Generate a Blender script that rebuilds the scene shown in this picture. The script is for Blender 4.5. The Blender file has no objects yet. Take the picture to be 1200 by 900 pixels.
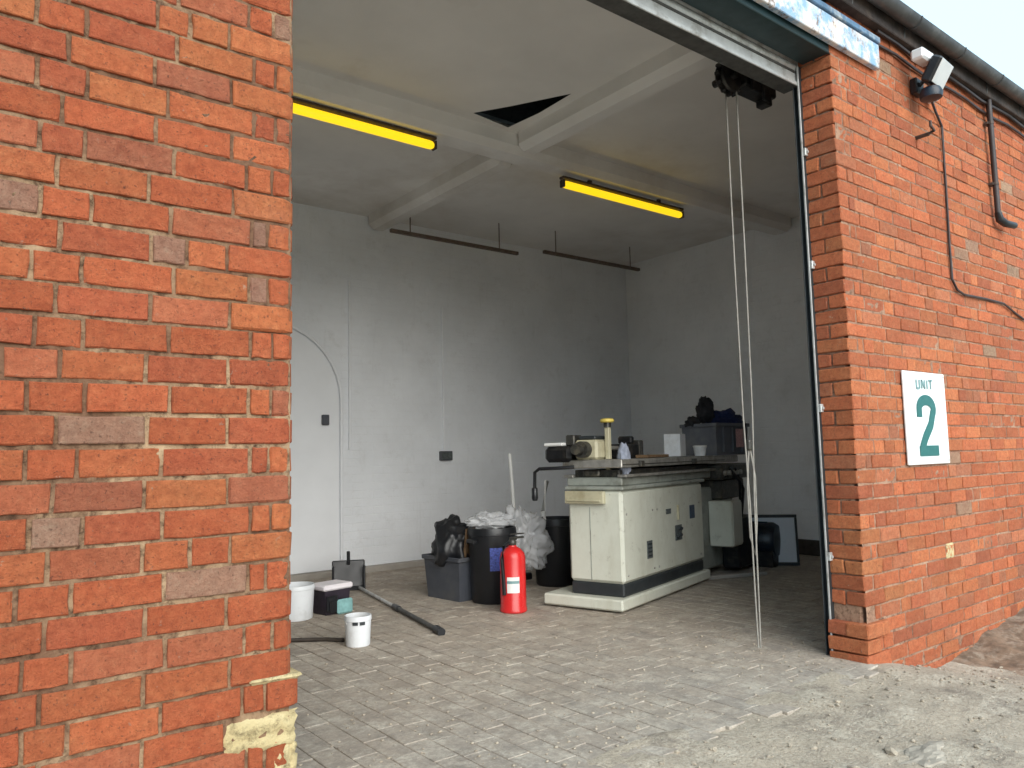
import bpy, bmesh, math, random
from mathutils import Vector, Matrix, noise
random.seed(7)
R = math.radians
sc = bpy.context.scene
COL = sc.collection

# ------------------------------------------------------------------ camera
EYE = 1.1
yaw, pitch, roll = R(38.07), R(5.357), R(-1.33)
f_ = Vector((math.sin(yaw)*math.cos(pitch), math.cos(yaw)*math.cos(pitch), math.sin(pitch)))
r_ = Vector((math.cos(yaw), -math.sin(yaw), 0)); u_ = r_.cross(f_)
r2 = r_*math.cos(roll)+u_*math.sin(roll); u2 = u_*math.cos(roll)-r_*math.sin(roll)
cd = bpy.data.cameras.new('camera'); cam = bpy.data.objects.new('camera', cd); COL.objects.link(cam)
m3 = Matrix((r2, u2, -f_)).transposed()
cam.matrix_world = Matrix.Translation((0, 0, EYE)) @ m3.to_4x4()
cd.sensor_fit = 'HORIZONTAL'; cd.sensor_width = 36.0; cd.lens = 901/1200*36; cd.clip_start = .05; cd.clip_end = 1000
sc.camera = cam

# ------------------------------------------------------------------ sky, sun, exposure
SUN_EL, SUN_AZ = 30, 192        # degrees; azimuth measured from +Y clockwise: behind the camera
w = bpy.data.worlds.new('World'); sc.world = w; w.use_nodes = True
nt = w.node_tree; nt.nodes.clear()
sky = nt.nodes.new('ShaderNodeTexSky'); sky.sky_type = 'NISHITA'; sky.sun_disc = False
sky.sun_elevation = R(SUN_EL); sky.sun_rotation = R(SUN_AZ); sky.air_density = 1.0; sky.dust_density = 3.0
mx = nt.nodes.new('ShaderNodeMix'); mx.data_type = 'RGBA'; mx.inputs['Factor'].default_value = .86
mx.inputs['B'].default_value = (3.45, 4.85, 5.75, 1)         # even pale overcast
bg = nt.nodes.new('ShaderNodeBackground'); bg.inputs['Strength'].default_value = .11
out = nt.nodes.new('ShaderNodeOutputWorld')
nt.links.new(sky.outputs[0], mx.inputs['A']); nt.links.new(mx.outputs['Result'], bg.inputs['Color']); nt.links.new(bg.outputs[0], out.inputs[0])
sl = bpy.data.lights.new('sun', 'SUN'); sl.energy = 1.5; sl.angle = R(60); sl.color = (1, .95, .88)
so = bpy.data.objects.new('sun', sl); COL.objects.link(so)
sd = Vector((math.sin(R(SUN_AZ))*math.cos(R(SUN_EL)), math.cos(R(SUN_AZ))*math.cos(R(SUN_EL)), math.sin(R(SUN_EL))))
so.rotation_euler = sd.to_track_quat('Z', 'Y').to_euler(); so.location = (0, -5, 8)
sc.view_settings.view_transform = 'Standard'; sc.view_settings.look = 'None'
sc.view_settings.gamma = 1; sc.view_settings.use_curve_mapping = False
sc.view_settings.exposure = 1.36
sc.cycles.max_bounces = 8; sc.cycles.diffuse_bounces = 6; sc.cycles.use_adaptive_sampling = True; sc.cycles.adaptive_threshold = .02; sc.cycles.use_denoising = True
sc.cycles.sample_clamp_indirect = 8

# ------------------------------------------------------------------ materials
class NB:
    def __init__(s, name):
        s.m = bpy.data.materials.new(name); s.m.use_nodes = True; s.t = s.m.node_tree
        s.b = s.t.nodes['Principled BSDF']; s.pos = None
    def n(s, typ, **kw):
        x = s.t.nodes.new(typ)
        for k, v in kw.items(): setattr(x, k, v)
        return x
    def L(s, a, b): s.t.links.new(a, b)
    def P(s):
        if not s.pos: s.pos = s.n('ShaderNodeNewGeometry').outputs['Position']
        return s.pos
    def noise(s, scale, detail=4, rough=.6, stretch=None, vec=None):
        n = s.n('ShaderNodeTexNoise'); n.inputs['Scale'].default_value = scale
        n.inputs['Detail'].default_value = detail; n.inputs['Roughness'].default_value = rough
        v = vec or s.P()
        if stretch:
            mp = s.n('ShaderNodeMapping'); mp.inputs['Scale'].default_value = stretch; s.L(v, mp.inputs[0]); v = mp.outputs[0]
        s.L(v, n.inputs['Vector']); return n.outputs['Fac']
    def ramp(s, fac, a, b, lo=0., hi=1.):
        r = s.n('ShaderNodeMapRange'); r.inputs[1].default_value = a; r.inputs[2].default_value = b
        r.inputs[3].default_value = lo; r.inputs[4].default_value = hi; s.L(fac, r.inputs[0]); return r.outputs[0]
    def mix(s, fac, a, b, mode='MIX'):
        x = s.n('ShaderNodeMix', data_type='RGBA', blend_type=mode)
        for i, v in (('Factor', fac), ('A', a), ('B', b)):
            if isinstance(v, (int, float)): x.inputs[i].default_value = v
            elif isinstance(v, tuple): x.inputs[i].default_value = (*v[:3], 1)
            else: s.L(v, x.inputs[i])
        return x.outputs['Result']
    def bump(s, h, strength=.3, dist=.01, prev=None):
        b = s.n('ShaderNodeBump'); b.inputs['Strength'].default_value = strength; b.inputs['Distance'].default_value = dist
        s.L(h, b.inputs['Height'])
        if prev: s.L(prev, b.inputs['Normal'])
        return b.outputs['Normal']
    def done(s, col=None, nrm=None, rough=None, **kw):
        if col is not None:
            if isinstance(col, tuple): s.b.inputs['Base Color'].default_value = (*col[:3], 1)
            else: s.L(col, s.b.inputs['Base Color'])
        if nrm is not None: s.L(nrm, s.b.inputs['Normal'])
        if rough is not None:
            if isinstance(rough, (int, float)): s.b.inputs['Roughness'].default_value = rough
            else: s.L(rough, s.b.inputs['Roughness'])
        for k, v in kw.items(): s.b.inputs[k.replace('_', ' ')].default_value = v
        return s.m
def simple(name, col, rough=.6, metal=0., var=.25, scale=9., dirt=None, bump=.15, bscale=90., **kw):
    b = NB(name); c2 = tuple(x*(1-var) for x in col)
    c = b.mix(b.ramp(b.noise(scale), .35, .65), col, c2)
    if dirt: c = b.mix(b.ramp(b.noise(scale*.6, 6, .7), .5, .72), c, dirt)
    n = b.bump(b.noise(bscale, 3), bump, .004)
    return b.done(c, n, b.ramp(b.noise(scale*2), .3, .7, rough*.85, min(1, rough*1.15)), Metallic=metal, **kw)

def brick_mat():
    b = NB('brick_clay'); at = b.n('ShaderNodeAttribute', attribute_name='tint')
    c = at.outputs['Color']
    c = b.mix(b.ramp(b.noise(11, 6, .7), .42, .75, 0, .55), c, b.mix(1, c, (1.08, 1.40, 1.5), 'MULTIPLY'))    # pale dusty bloom
    c = b.mix(b.ramp(b.noise(9, 6, .7, (1, 1, 3.2)), .50, .76, 0, .6), c, b.mix(1, c, (.70, .62, .60), 'MULTIPLY'))  # drag marks
    c = b.mix(b.ramp(b.noise(42, 5, .75), .42, .72, 0, .75), c, b.mix(1, c, (.60, .52, .52), 'MULTIPLY'))     # fired dark flecks
    c = b.mix(b.ramp(b.noise(48, 5, .75), .52, .74, 0, .6), c, b.mix(1, c, (1.2, 1.55, 1.6), 'MULTIPLY'))     # light grains
    c = b.mix(b.ramp(b.noise(120, 2, .6), .60, .74, 0, .7), c, (.085, .04, .03))                              # pits
    c = b.mix(b.ramp(b.noise(2.6, 6, .7), .60, .85, 0, .3), c, (.30, .18, .13))                              # wall-wide soiling
    c = b.mix(b.ramp(b.noise(5.5, 7, .8), .54, .78, 0, .35), c, b.mix(1, c, (.66, .60, .60), 'MULTIPLY'))       # soot and damp
    c = b.mix(b.ramp(b.noise(30, 5, .75), .64, .72, 0, .65), c, (.52, .42, .31))                              # mortar smears
    n = b.bump(b.noise(30, 7, .8), 1.0, .016); n = b.bump(b.noise(140, 5, .8), 1.0, .006, n)
    return b.done(c, n, .9, Specular_IOR_Level=.25)
def mortar_mat(name, a, d):
    b = NB(name)
    c = b.mix(b.ramp(b.noise(3.5, 6, .7), .43, .66), d, a)
    c = b.mix(b.ramp(b.noise(35, 5, .75), .48, .68), c, tuple(x*.4 for x in d))
    n = b.bump(b.noise(110, 4, .75), .8, .008)
    return b.done(c, n, .95, Specular_IOR_Level=.2)
def wall_paint(name, axis, col, grime):
    b = NB(name)
    sp = b.n('ShaderNodeSeparateXYZ'); b.L(b.P(), sp.inputs[0]); cb = b.n('ShaderNodeCombineXYZ')
    b.L(sp.outputs[axis], cb.inputs[0]); b.L(sp.outputs[2], cb.inputs[1])
    br = b.n('ShaderNodeTexBrick'); b.L(cb.outputs[0], br.inputs['Vector'])
    br.inputs['Scale'].default_value = 1; br.inputs['Brick Width'].default_value = .23; br.inputs['Row Height'].default_value = .0792
    br.inputs['Mortar Size'].default_value = .007; br.inputs['Mortar Smooth'].default_value = .9
    c = b.mix(b.ramp(b.noise(1.3, 6, .65), .35, .75), col, tuple(x*.86 for x in col))
    c = b.mix(b.ramp(b.noise(5, 6, .75), .55, .8, 0, .6), c, grime)
    c = b.mix(b.ramp(b.noise(2.5, 5, .7, (6, 6, .5)), .58, .8, 0, .35), c, grime)          # runs down the wall
    inv = b.n('ShaderNodeMath', operation='SUBTRACT'); inv.inputs[0].default_value = 1; b.L(br.outputs['Fac'], inv.inputs[1])
    nse = b.noise(9, 4, .6); hm = b.n('ShaderNodeMath', operation='MULTIPLY'); b.L(inv.outputs[0], hm.inputs[0]); b.L(nse, hm.inputs[1])
    n = b.bump(hm.outputs[0], .4, .010); n = b.bump(b.noise(22, 5, .7), .35, .012, n)
    return b.done(c, n, .62)

M = {}
M['brick'] = brick_mat()
M['mortar'] = mortar_mat('mortar_buff', (.42, .29, .175), (.17, .092, .055))
M['mortar_red'] = mortar_mat('mortar_weathered', (.44, .28, .19), (.27, .15, .10))
M['patch'] = mortar_mat('mortar_cream', (.62, .52, .30), (.48, .38, .20))
M['back'] = wall_paint('white_painted_brick_back', 0, (.83, .855, .89), (.56, .56, .56))
M['side'] = wall_paint('white_painted_brick_side', 1, (.82, .83, .84), (.56, .56, .55))
M['plaster'] = simple('smooth_painted_plaster', (.84, .86, .89), .55, var=.06, scale=2, bump=.1, bscale=20)
M['ceil'] = simple('off_white_ceiling_paint', (.82, .80, .77), .8, var=.14, scale=.8, dirt=(.58, .54, .49), bump=.25, bscale=25)
M['lintel'] = simple('dark_teal_paint', (.012, .035, .040), .45, var=.3, scale=5)
def fascia_mat():
    b = NB('peeling_sign_paint')
    c = b.mix(b.ramp(b.noise(6, 6, .75), .40, .56), (.62, .67, .70), (.22, .37, .54))
    c = b.mix(b.ramp(b.noise(11, 6, .75), .46, .60), c, (.66, .58, .53))
    c = b.mix(b.ramp(b.noise(9, 6, .8, (1.4, 1, 1)), .55, .63), c, (.20, .14, .11))
    return b.done(c, b.bump(b.noise(13, 6, .75), .5, .006), .6)
M['fascia'] = fascia_mat()
M['bluetrim'] = simple('faded_blue_trim', (.10, .20, .33), .5, var=.4, scale=14, dirt=(.5, .52, .5))
M['galv'] = simple('galvanised_steel', (.60, .61, .60), .42, .35, var=.2, scale=14, dirt=(.25, .23, .2))
M['darkgalv'] = simple('soiled_steel', (.085, .085, .08), .55, .1, var=.4, scale=12)
M['black'] = simple('black_plastic', (.012, .013, .016), .38, var=.4, scale=6)
M['blackm'] = simple('greasy_black_metal', (.018, .018, .02), .45, .3, var=.5, scale=20, dirt=(.06, .05, .04))
M['chain'] = simple('chain_steel', (.29, .275, .245), .8, 0., var=.25, scale=30)
M['greycrate'] = simple('dark_grey_plastic', (.075, .082, .10), .5, var=.25, scale=5, dirt=(.10, .10, .10))
M['midgrey'] = simple('mid_grey_plastic', (.115, .125, .15), .5, var=.25, scale=5, dirt=(.17, .17, .17))
M['cream'] = simple('cream_machine_enamel', (.68, .70, .61), .38, var=.08, scale=3, dirt=(.54, .53, .42), bump=.06)
def enamel():
    b = NB('stained_cream_enamel')
    c = b.mix(b.ramp(b.noise(2.2, 5, .7), .35, .7), (.66, .67, .58), (.57, .57, .48))
    c = b.mix(b.ramp(b.noise(2.6, 6, .7, (2.5, 2.5, .8)), .50, .80, 0, .45), c, (.36, .33, .23))      # oil runs
    c = b.mix(b.ramp(b.noise(11, 7, .82), .58, .70, 0, .6), c, (.27, .25, .19))                  # scuffs
    c = b.mix(b.ramp(b.noise(55, 4, .7), .68, .74, 0, .8), c, (.10, .085, .07))                 # chips
    return b.done(c, b.bump(b.noise(25, 4), .08, .004), b.ramp(b.noise(8), .3, .7, .3, .5))
M['cream'] = enamel()
M['oldcream'] = simple('yellowed_machine_enamel', (.56, .52, .36), .42, var=.2, scale=8, dirt=(.28, .23, .13))
M['dullcream'] = simple('oily_machine_enamel', (.36, .38, .34), .42, var=.2, scale=8, dirt=(.16, .16, .13))
M['kick'] = simple('dark_grey_enamel', (.03, .036, .04), .45, var=.3, scale=6)
M['steel'] = simple('ground_steel', (.52, .50, .46), .35, .6, var=.3, scale=14, dirt=(.2, .17, .12))
M['darksteel'] = simple('oiled_steel', (.075, .072, .064), .4, .4, var=.5, scale=25, dirt=(.17, .15, .11))
M['label'] = simple('silver_label', (.14, .16, .16), .4, .2, var=.5, scale=70)
M['bluepanel'] = simple('blue_plate', (.05, .08, .13), .4, var=.3, scale=40)
M['yellow'] = simple('yellow_plastic', (.75, .58, .12), .5, var=.15)
M['red'] = simple('extinguisher_red', (.62, .022, .022), .3, var=.15, scale=5, bump=.03)
M['paper'] = simple('white_paper', (.78, .78, .76), .7, var=.06, scale=20)
M['white'] = simple('white_plastic', (.76, .78, .80), .4, var=.08, scale=8, dirt=(.55, .55, .54))
M['pinkpaper'] = simple('pink_printed_label', (.62, .36, .36), .6, var=.35, scale=60)
M['navy'] = simple('navy_cloth', (.014, .026, .10), .9, var=.5, scale=10, bump=.4, bscale=60)
M['charcloth'] = simple('charcoal_cloth', (.018, .018, .022), .9, var=.5, scale=10, bump=.4, bscale=60)
M['rag'] = simple('grey_blue_rag', (.34, .37, .46), .9, var=.3, scale=18, bump=.4)
M['bluelabel'] = simple('blue_sticker', (.09, .13, .50), .5, var=.7, scale=75)
M['wood'] = simple('dirty_timber', (.20, .12, .06), .7, var=.4, scale=12)
M['rust'] = simple('rusty_brown_steel', (.075, .052, .042), .6, .2, var=.4, scale=20)
M['railsteel'] = simple('grey_brown_steel', (.17, .125, .10), .6, .1, var=.4, scale=16)
M['eaves'] = simple('dark_stained_timber', (.042, .030, .026), .7, var=.5, scale=8, dirt=(.10, .07, .055))
M['gutter'] = simple('grey_black_gutter', (.055, .055, .055), .5, var=.4, scale=6, dirt=(.13, .13, .12))
M['cable'] = simple('dark_cable', (.035, .022, .02), .5, var=.3)
M['sign'] = simple('white_sign_board', (.78, .83, .83), .35, var=.04, scale=4, bump=.03)
M['teal'] = simple('teal_lettering', (.005, .115, .105), .4, var=.12, bump=.02)
M['greyteal'] = simple('faded_lettering', (.20, .33, .34), .5, var=.2, scale=50)
M['glass'] = simple('lamp_glass', (.62, .62, .60), .15, var=.1)
M['navyplastic'] = simple('dark_blue_enamel', (.006, .016, .032), .4, var=.5, scale=7)
M['board'] = simple('pale_grey_board', (.76, .81, .86), .3, var=.06, scale=3)
M['skirt'] = simple('brown_board', (.045, .034, .026), .7, var=.5, scale=10)
M['plumdark'] = simple('dark_plum_plastic', (.03, .022, .035), .45, var=.4, scale=14)
M['aqua'] = simple('aqua_plastic', (.26, .50, .50), .5, var=.3, scale=20)
M['pinkwhite'] = simple('pinkish_white_plastic', (.82, .77, .80), .5, var=.12, scale=12)
M['stone'] = simple('gravel_stone', (.46, .39, .30), .9, var=.5, scale=30, dirt=(.22, .19, .16))
M['chunk'] = simple('pale_concrete', (.40, .355, .29), .9, var=.3, scale=14, bump=.6, bscale=50)
M['earth'] = simple('brown_earth', (.24, .16, .105), .95, var=.5, scale=16, dirt=(.36, .29, .22), bump=.9, bscale=45)
M['void'] = simple('void_shade_black', (.03, .028, .025), .9)  # near-black colour for the darkness above the ceiling hole
M['roof'] = simple('fibre_cement_roof', (.18, .18, .17), .9, var=.3, scale=4)
M['ledge'] = simple('dusty_concrete_ledge', (.40, .37, .33), .9, var=.2, scale=5)

def tube_mat():
    b = NB('yellow_tube_cover'); b.done((.82, .56, .012), None, .35)
    b.b.inputs['Emission Color'].default_value = (1, .66, .012, 1); b.b.inputs['Emission Strength'].default_value = .42
    return b.m
M['tube'] = tube_mat()
def wrap_mat():
    b = NB('clear_plastic_wrap')
    n = b.bump(b.noise(14, 4, .7), .6, .03)
    return b.done((.72, .73, .75), n, .14, Alpha=.42, Specular_IOR_Level=1.0)
M['wrap'] = wrap_mat()
def ground_mat():
    b = NB('gravelly_yard')
    c = b.mix(b.ramp(b.noise(1.1, 6, .65), .38, .62), (.50, .425, .33), (.42, .36, .285))
    c = b.mix(b.ramp(b.noise(4.5, 8, .82), .50, .62, 0, .85), c, (.64, .57, .46))
    c = b.mix(b.ramp(b.noise(3.1, 8, .82), .52, .64, 0, .85), c, (.235, .20, .165))
    c = b.mix(b.ramp(b.noise(60, 4, .75), .45, .75, 0, .7), c, (.21, .17, .13))
    c = b.mix(b.ramp(b.noise(85, 3, .7), .60, .72, 0, .7), c, (.62, .58, .5))
    n = b.bump(b.noise(16, 6, .75), .6, .03); n = b.bump(b.noise(75, 4, .75), .7, .012, n)
    return b.done(c, n, .95, Specular_IOR_Level=.2)
M['ground'] = ground_mat()
def paver_mat(name):
    b = NB(name); at = b.n('ShaderNodeAttribute', attribute_name='tint'); c = at.outputs['Color']
    c = b.mix(b.ramp(b.noise(1.4, 7, .75), .30, .62, .35, .9), c, (.39, .32, .25))          # trodden dust
    c = b.mix(b.ramp(b.noise(3, 7, .75), .45, .72, 0, .8), c, (.54, .475, .39))
    c = b.mix(b.ramp(b.noise(2.0, 7, .8), .56, .74, 0, .75), c, (.17, .145, .125))
    c = b.mix(b.ramp(b.noise(9, 7, .8), .46, .68, 0, .7), c, (.19, .165, .14))
    c = b.mix(b.ramp(b.noise(6.5, 8, .82), .50, .64, 0, .85), c, (.58, .52, .43))
    c = b.mix(b.ramp(b.noise(45, 5, .8), .42, .72, 0, .7), c, (.19, .17, .15))
    n = b.bump(b.noise(30, 5, .7), .5, .008); n = b.bump(b.noise(120, 3, .7), .4, .003, n)
    return b.done(c, n, .78)
M['paver'] = paver_mat('worn_floor_brick')
M['bed'] = mortar_mat('floor_joint_dust', (.42, .36, .295), (.30, .255, .21))

# ------------------------------------------------------------------ mesh helpers
def mk(name, verts, faces, mat, parent=None, loc=None, smooth=False):
    me = bpy.data.meshes.new(name); me.from_pydata(verts, [], faces); me.update()
    if mat is not None: me.materials.append(M[mat] if isinstance(mat, str) else mat)
    if smooth: me.polygons.foreach_set('use_smooth', [True]*len(me.polygons))
    o = bpy.data.objects.new(name, me); COL.objects.link(o)
    if parent: o.parent = parent
    if loc is not None: o.location = loc
    return o
def _bb():
    V = []; S = [(a, b, c) for a in (-1, 1) for b in (-1, 1) for c in (-1, 1)]; idx = {}
    for s in S:
        for ax in range(3): idx[(s, ax)] = len(V); V.append((s, ax))
    F = []
    for ax in range(3):
        o = [i for i in range(3) if i != ax]
        for sg in (-1, 1):
            q = []
            for (p, r) in ((-1, -1), (1, -1), (1, 1), (-1, 1)):
                s = [0]*3; s[ax] = sg; s[o[0]] = p; s[o[1]] = r; q.append(idx[(tuple(s), ax)])
            F.append(q)
        for p in (-1, 1):
            for r in (-1, 1):
                s0 = [0]*3; s0[ax] = -1; s0[o[0]] = p; s0[o[1]] = r; s1 = list(s0); s1[ax] = 1
                F.append([idx[(tuple(s0), o[0])], idx[(tuple(s1), o[0])], idx[(tuple(s1), o[1])], idx[(tuple(s0), o[1])]])
    for s in S: F.append([idx[(s, 0)], idx[(s, 1)], idx[(s, 2)]])
    def co(v, h=(1, 1, 1), bv=.2):
        s, ax = v; return Vector([s[i]*(h[i]-(0 if i == ax else bv)) for i in range(3)])
    G = []
    for f in F:
        p = [co(V[i]) for i in f]; c = sum(p, Vector())/len(p); nn = (p[1]-p[0]).cross(p[2]-p[0])
        G.append(f if nn.dot(c) > 0 else f[::-1])
    return V, G, co
BBV, BBF, BBCO = _bb()
def bbox_geo(sx, sy, sz, bv, jit=0.):
    bv = min(bv, sx*.45, sy*.45, sz*.45); h = (sx/2, sy/2, sz/2); jc = {}
    vs = []
    for v in BBV:
        p = BBCO(v, h, bv)
        if jit:
            if v[0] not in jc: jc[v[0]] = Vector([random.uniform(-jit, jit) for _ in range(3)])
            p = p+jc[v[0]]+Vector([random.uniform(-jit, jit)*.4 for _ in range(3)])
        vs.append(p)
    return vs, BBF
class MB:
    def __init__(s): s.v = []; s.f = []; s.c = []; s.X = Matrix()
    def add(s, vs, fs, X=None, col=None):
        X = s.X @ X if X is not None else s.X; o = len(s.v)
        s.v += [tuple(X @ Vector(p)) for p in vs]; s.f += [[i+o for i in f] for f in fs]
        if col is not None: s.c += [col]*len(vs)
        return s
    def box(s, x0, x1, y0, y1, z0, z1, bv=.003, X=None, jit=0., col=None):
        vs, fs = bbox_geo(abs(x1-x0), abs(y1-y0), abs(z1-z0), bv, jit); c = Vector(((x0+x1)/2, (y0+y1)/2, (z0+z1)/2))
        return s.add([p+c for p in vs], fs, X, col)
    def lathe(s, prof, n=24, X=None, cap=True):
        vs = []; fs = []; k = len(prof)
        for (r, z) in prof:
            for i in range(n): a = 2*math.pi*i/n; vs.append((r*math.cos(a), r*math.sin(a), z))
        for j in range(k-1):
            for i in range(n): i2 = (i+1) % n; fs.append([j*n+i, j*n+i2, (j+1)*n+i2, (j+1)*n+i])
        if cap: fs.append(list(range(n))[::-1]); fs.append([(k-1)*n+i for i in range(n)])
        return s.add(vs, fs, X)
    def cyl(s, p, q, r, n=12, r2=None):
        p = Vector(p); q = Vector(q); d = q-p
        X = Matrix.Translation(p) @ d.to_track_quat('Z', 'Y').to_matrix().to_4x4()
        return s.lathe([(r, 0), (r if r2 is None else r2, d.length)], n, X)
    def tube(s, pts, r, n=8):
        pts = [Vector(p) for p in pts]; vs = []; fs = []; up = Vector((.13, .2, 1))
        for i, p in enumerate(pts):
            d = (pts[min(i+1, len(pts)-1)]-pts[max(i-1, 0)]).normalized()
            a = d.cross(up)
            if a.length < .15: a = d.cross(Vector((1, .3, 0)))
            a.normalize(); b = a.cross(d).normalized(); rr = r[i] if isinstance(r, (list, tuple)) else r
            for k in range(n): t = 2*math.pi*k/n; vs.append(p+a*rr*math.cos(t)+b*rr*math.sin(t))
        for i in range(len(pts)-1):
            for k in range(n): k2 = (k+1) % n; fs.append([i*n+k, i*n+k2, (i+1)*n+k2, (i+1)*n+k])
        fs.append(list(range(n))[::-1]); fs.append([(len(pts)-1)*n+k for k in range(n)])
        return s.add(vs, fs)
    def prism(s, pts, y0, y1, X=None):     # polygon in XZ, extruded along Y
        n = len(pts); vs = [(x, y0, z) for x, z in pts]+[(x, y1, z) for x, z in pts]
        fs = [list(range(n)), [n+i for i in range(n)][::-1]]+[[i, i+n, (i+1) % n+n, (i+1) % n] for i in range(n)]
        return s.add(vs, fs, X)
    def build(s, name, mat, parent=None, smooth=None, loc=None):
        o = mk(name, s.v, s.f, mat, parent, loc)
        bm = bmesh.new(); bm.from_mesh(o.data); bmesh.ops.recalc_face_normals(bm, faces=bm.faces); bm.to_mesh(o.data); bm.free()
        if smooth is not None:
            o.data.polygons.foreach_set('use_smooth', [True]*len(o.data.polygons))
            o.data.set_sharp_from_angle(angle=R(smooth))
        if s.c and len(s.c) == len(s.v): tint(o, s.c)
        return o
def tint(o, cols):
    a = o.data.color_attributes.new('tint', 'FLOAT_COLOR', 'POINT')
    a.data.foreach_set('color', [x for c in cols for x in (*c, 1.)])
def tag(o, label=None, cat=None, group=None, kind=None):
    if label: o['label'] = label
    if cat: o['category'] = cat
    if group: o['group'] = group
    if kind: o['kind'] = kind
    return o
def thing(name, label, cat, loc=(0, 0, 0), rz=0., group=None):
    o = bpy.data.objects.new(name, None); COL.objects.link(o); o.location = loc; o.rotation_euler = (0, 0, rz)
    o.empty_display_size = .1
    return tag(o, label, cat, group)
def T(x, y, z): return Matrix.Translation((x, y, z))
def rot(a, ax): return Matrix.Rotation(R(a), 4, ax)

# ------------------------------------------------------------------ ground and floor
FY = 2.1                  # plane of the brick front
XE, XR = .859, 3.94       # the two edges of the opening
COURSE = .0792; Z0 = .6825+EYE-40*COURSE        # a bed joint
def smooth(a, b, x):
    t = max(0, min(1, (x-a)/(b-a))); return t*t*(3-2*t)
def gh(x, y):
    n = noise.fractal(Vector((x*1.7, y*1.7, 3.1)), .9, 2.1, 4)*.016+noise.fractal(Vector((x*6, y*6, 1.1)), .8, 2.1, 4)*.009
    h = -.006+n+.014*smooth(1.75, 2.1, y)*noise.noise(Vector((x*4, y*4, 9)))-.16*smooth(3.95, 4.75, x)*smooth(-1.5, 1.6, y)
    h += .20*smooth(5.2, 6.6, x)*smooth(1.0, 2.0, y)*(1+.6*noise.noise(Vector((x*3, y*3, 0))))
    h -= .05*smooth(1.6, -3, y)
    return h
def axis(lo, hi, fine0, fine1, st):
    a = [lo, lo*.5+fine0*.5, fine0-6, fine0-3, fine0-1.2] if lo < fine0-6 else [lo]
    k = int((fine1-fine0)/st); a += [fine0+i*st for i in range(k+1)]
    a += [fine1+1.2, fine1+4, fine1*.5+hi*.5, hi] if hi > fine1+6 else ([hi] if hi > fine1 else [])
    return a
xs = axis(-150, 150, -.5, 7.5, .04); ys = axis(-150, 2.14, .3, 2.14, .04)
gv = [(x, y, gh(x, y)) for y in ys for x in xs]; nx = len(xs)
gf = [[j*nx+i, j*nx+i+1, (j+1)*nx+i+1, (j+1)*nx+i] for j in range(len(ys)-1) for i in range(nx-1)]
o = mk('ground', gv, gf, 'ground', smooth=True); tag(o, 'pale gravelly yard in front of the open workshop', None, None, 'structure')
# land behind the building
o = mk('ground', [(-150, 2.06, -.35), (150, 2.06, -.35), (150, 150, -.35), (-150, 150, -.35)], [[0, 1, 2, 3]], 'ground')
tag(o, 'ground lying under and behind the workshop', None, None, 'structure')

fl = mk('floor', [(XE, 2.06, -.005), (XR, 2.06, -.005), (XR, 2.2, -.005), (XE, 2.2, -.005), (-.6, 2.2, -.005), (7.5, 2.2, -.005), (7.5, 7.05, -.005), (-.6, 7.05, -.005)], [[0, 1, 2, 3], [4, 3, 2, 5, 6, 7]], 'bed')
tag(fl, 'worn dusty brick-paved floor of the workshop', None, None, 'structure')
cand = []
PW, PL, J = .108, .219, .005
ix = 0; x = -.5
while x < 7.4:
    ys0 = 2.0+random.uniform(-.07, .05) if XE < x < XR-.1 else 2.21
    y = ys0-(PL/2 if ix % 2 else 0)+random.uniform(-.01, .01)
    while y < 6.98:
        y0 = max(y, ys0); y1 = min(y+PL-J, 6.99)
        if y1-y0 > .03: cand.append((x, x+PW-J, y0, y1))
        y += PL
    x += PW; ix += 1
def pcol():
    k = random.random(); g = random.uniform(1.0, 1.2)
    base = (.32, .28, .24) if k < .6 else ((.32, .275, .235) if k < .85 else (.255, .245, .23))
    return tuple(c*g for c in base)
cand.sort(key=lambda q: (q[0]*.8-2.1)**2*.45+(q[2]-2.2)**2 + (5 if q[0] < .75 else 0))
pv = MB()
for i, (x0, x1, y0, y1) in enumerate(cand):
    dz = random.uniform(-.0015, .001)+noise.noise(Vector((x0*.9, y0*.9, 5)))*.003
    col = pcol()
    if i < 300:
        vs, fs = bbox_geo(x1-x0, y1-y0, .05, .002, .001)
        p = mk('paver', vs, fs, 'paver', fl, ((x0+x1)/2, (y0+y1)/2, -.025+dz)); tint(p, [col]*len(vs))
    else: pv.box(x0, x1, y0, y1, -.05+dz, dz, .002, jit=.001, col=col)
o = pv.build('paver', 'paver', fl); o['kind'] = 'stuff'

# gravel
gm = MB(); 
ico = bmesh.new(); bmesh.ops.create_icosphere(ico, subdivisions=1, radius=1); ico.verts.ensure_lookup_table()
IV = [v.co.copy() for v in ico.verts]; IF = [[v.index for v in f.verts] for f in ico.faces]; ico.free()
for i in range(3000):
    x = random.uniform(.7, 7.2); y = 2.0-abs(random.gauss(0, .75))
    if y < .3: continue
    if x < 3.9 and random.random() < .45: continue
    s = .003+.010*random.random()**3
    if random.random() < .015: s *= 2.6
    if y > FY-.04-s: y = FY-.05-s
    X = T(x, y, gh(x, y)+s*.25) @ Matrix.Rotation(random.uniform(0, 6.3), 4, 'Z') @ Matrix.Diagonal((s*random.uniform(.8, 1.6), s*random.uniform(.7, 1.2), s*random.uniform(.4, .8), 1))
    gm.add([v*random.uniform(.75, 1.2) for v in IV], IF, X)
for i in range(900):                       # grit trodden inside
    x = random.uniform(.95, 4.6); y = 2.1+abs(random.gauss(0, .9)); s = .003+.006*random.random()**3
    if y > 6.5: continue
    gm.add([v*random.uniform(.75, 1.2) for v in IV], IF, T(x, y, s*.3) @ Matrix.Diagonal((s*1.3, s, s*.6, 1)))
o = gm.build('gravel', 'stone'); tag(o, 'loose gravel and grit scattered over the yard', 'gravel', None, 'stuff')
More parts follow.
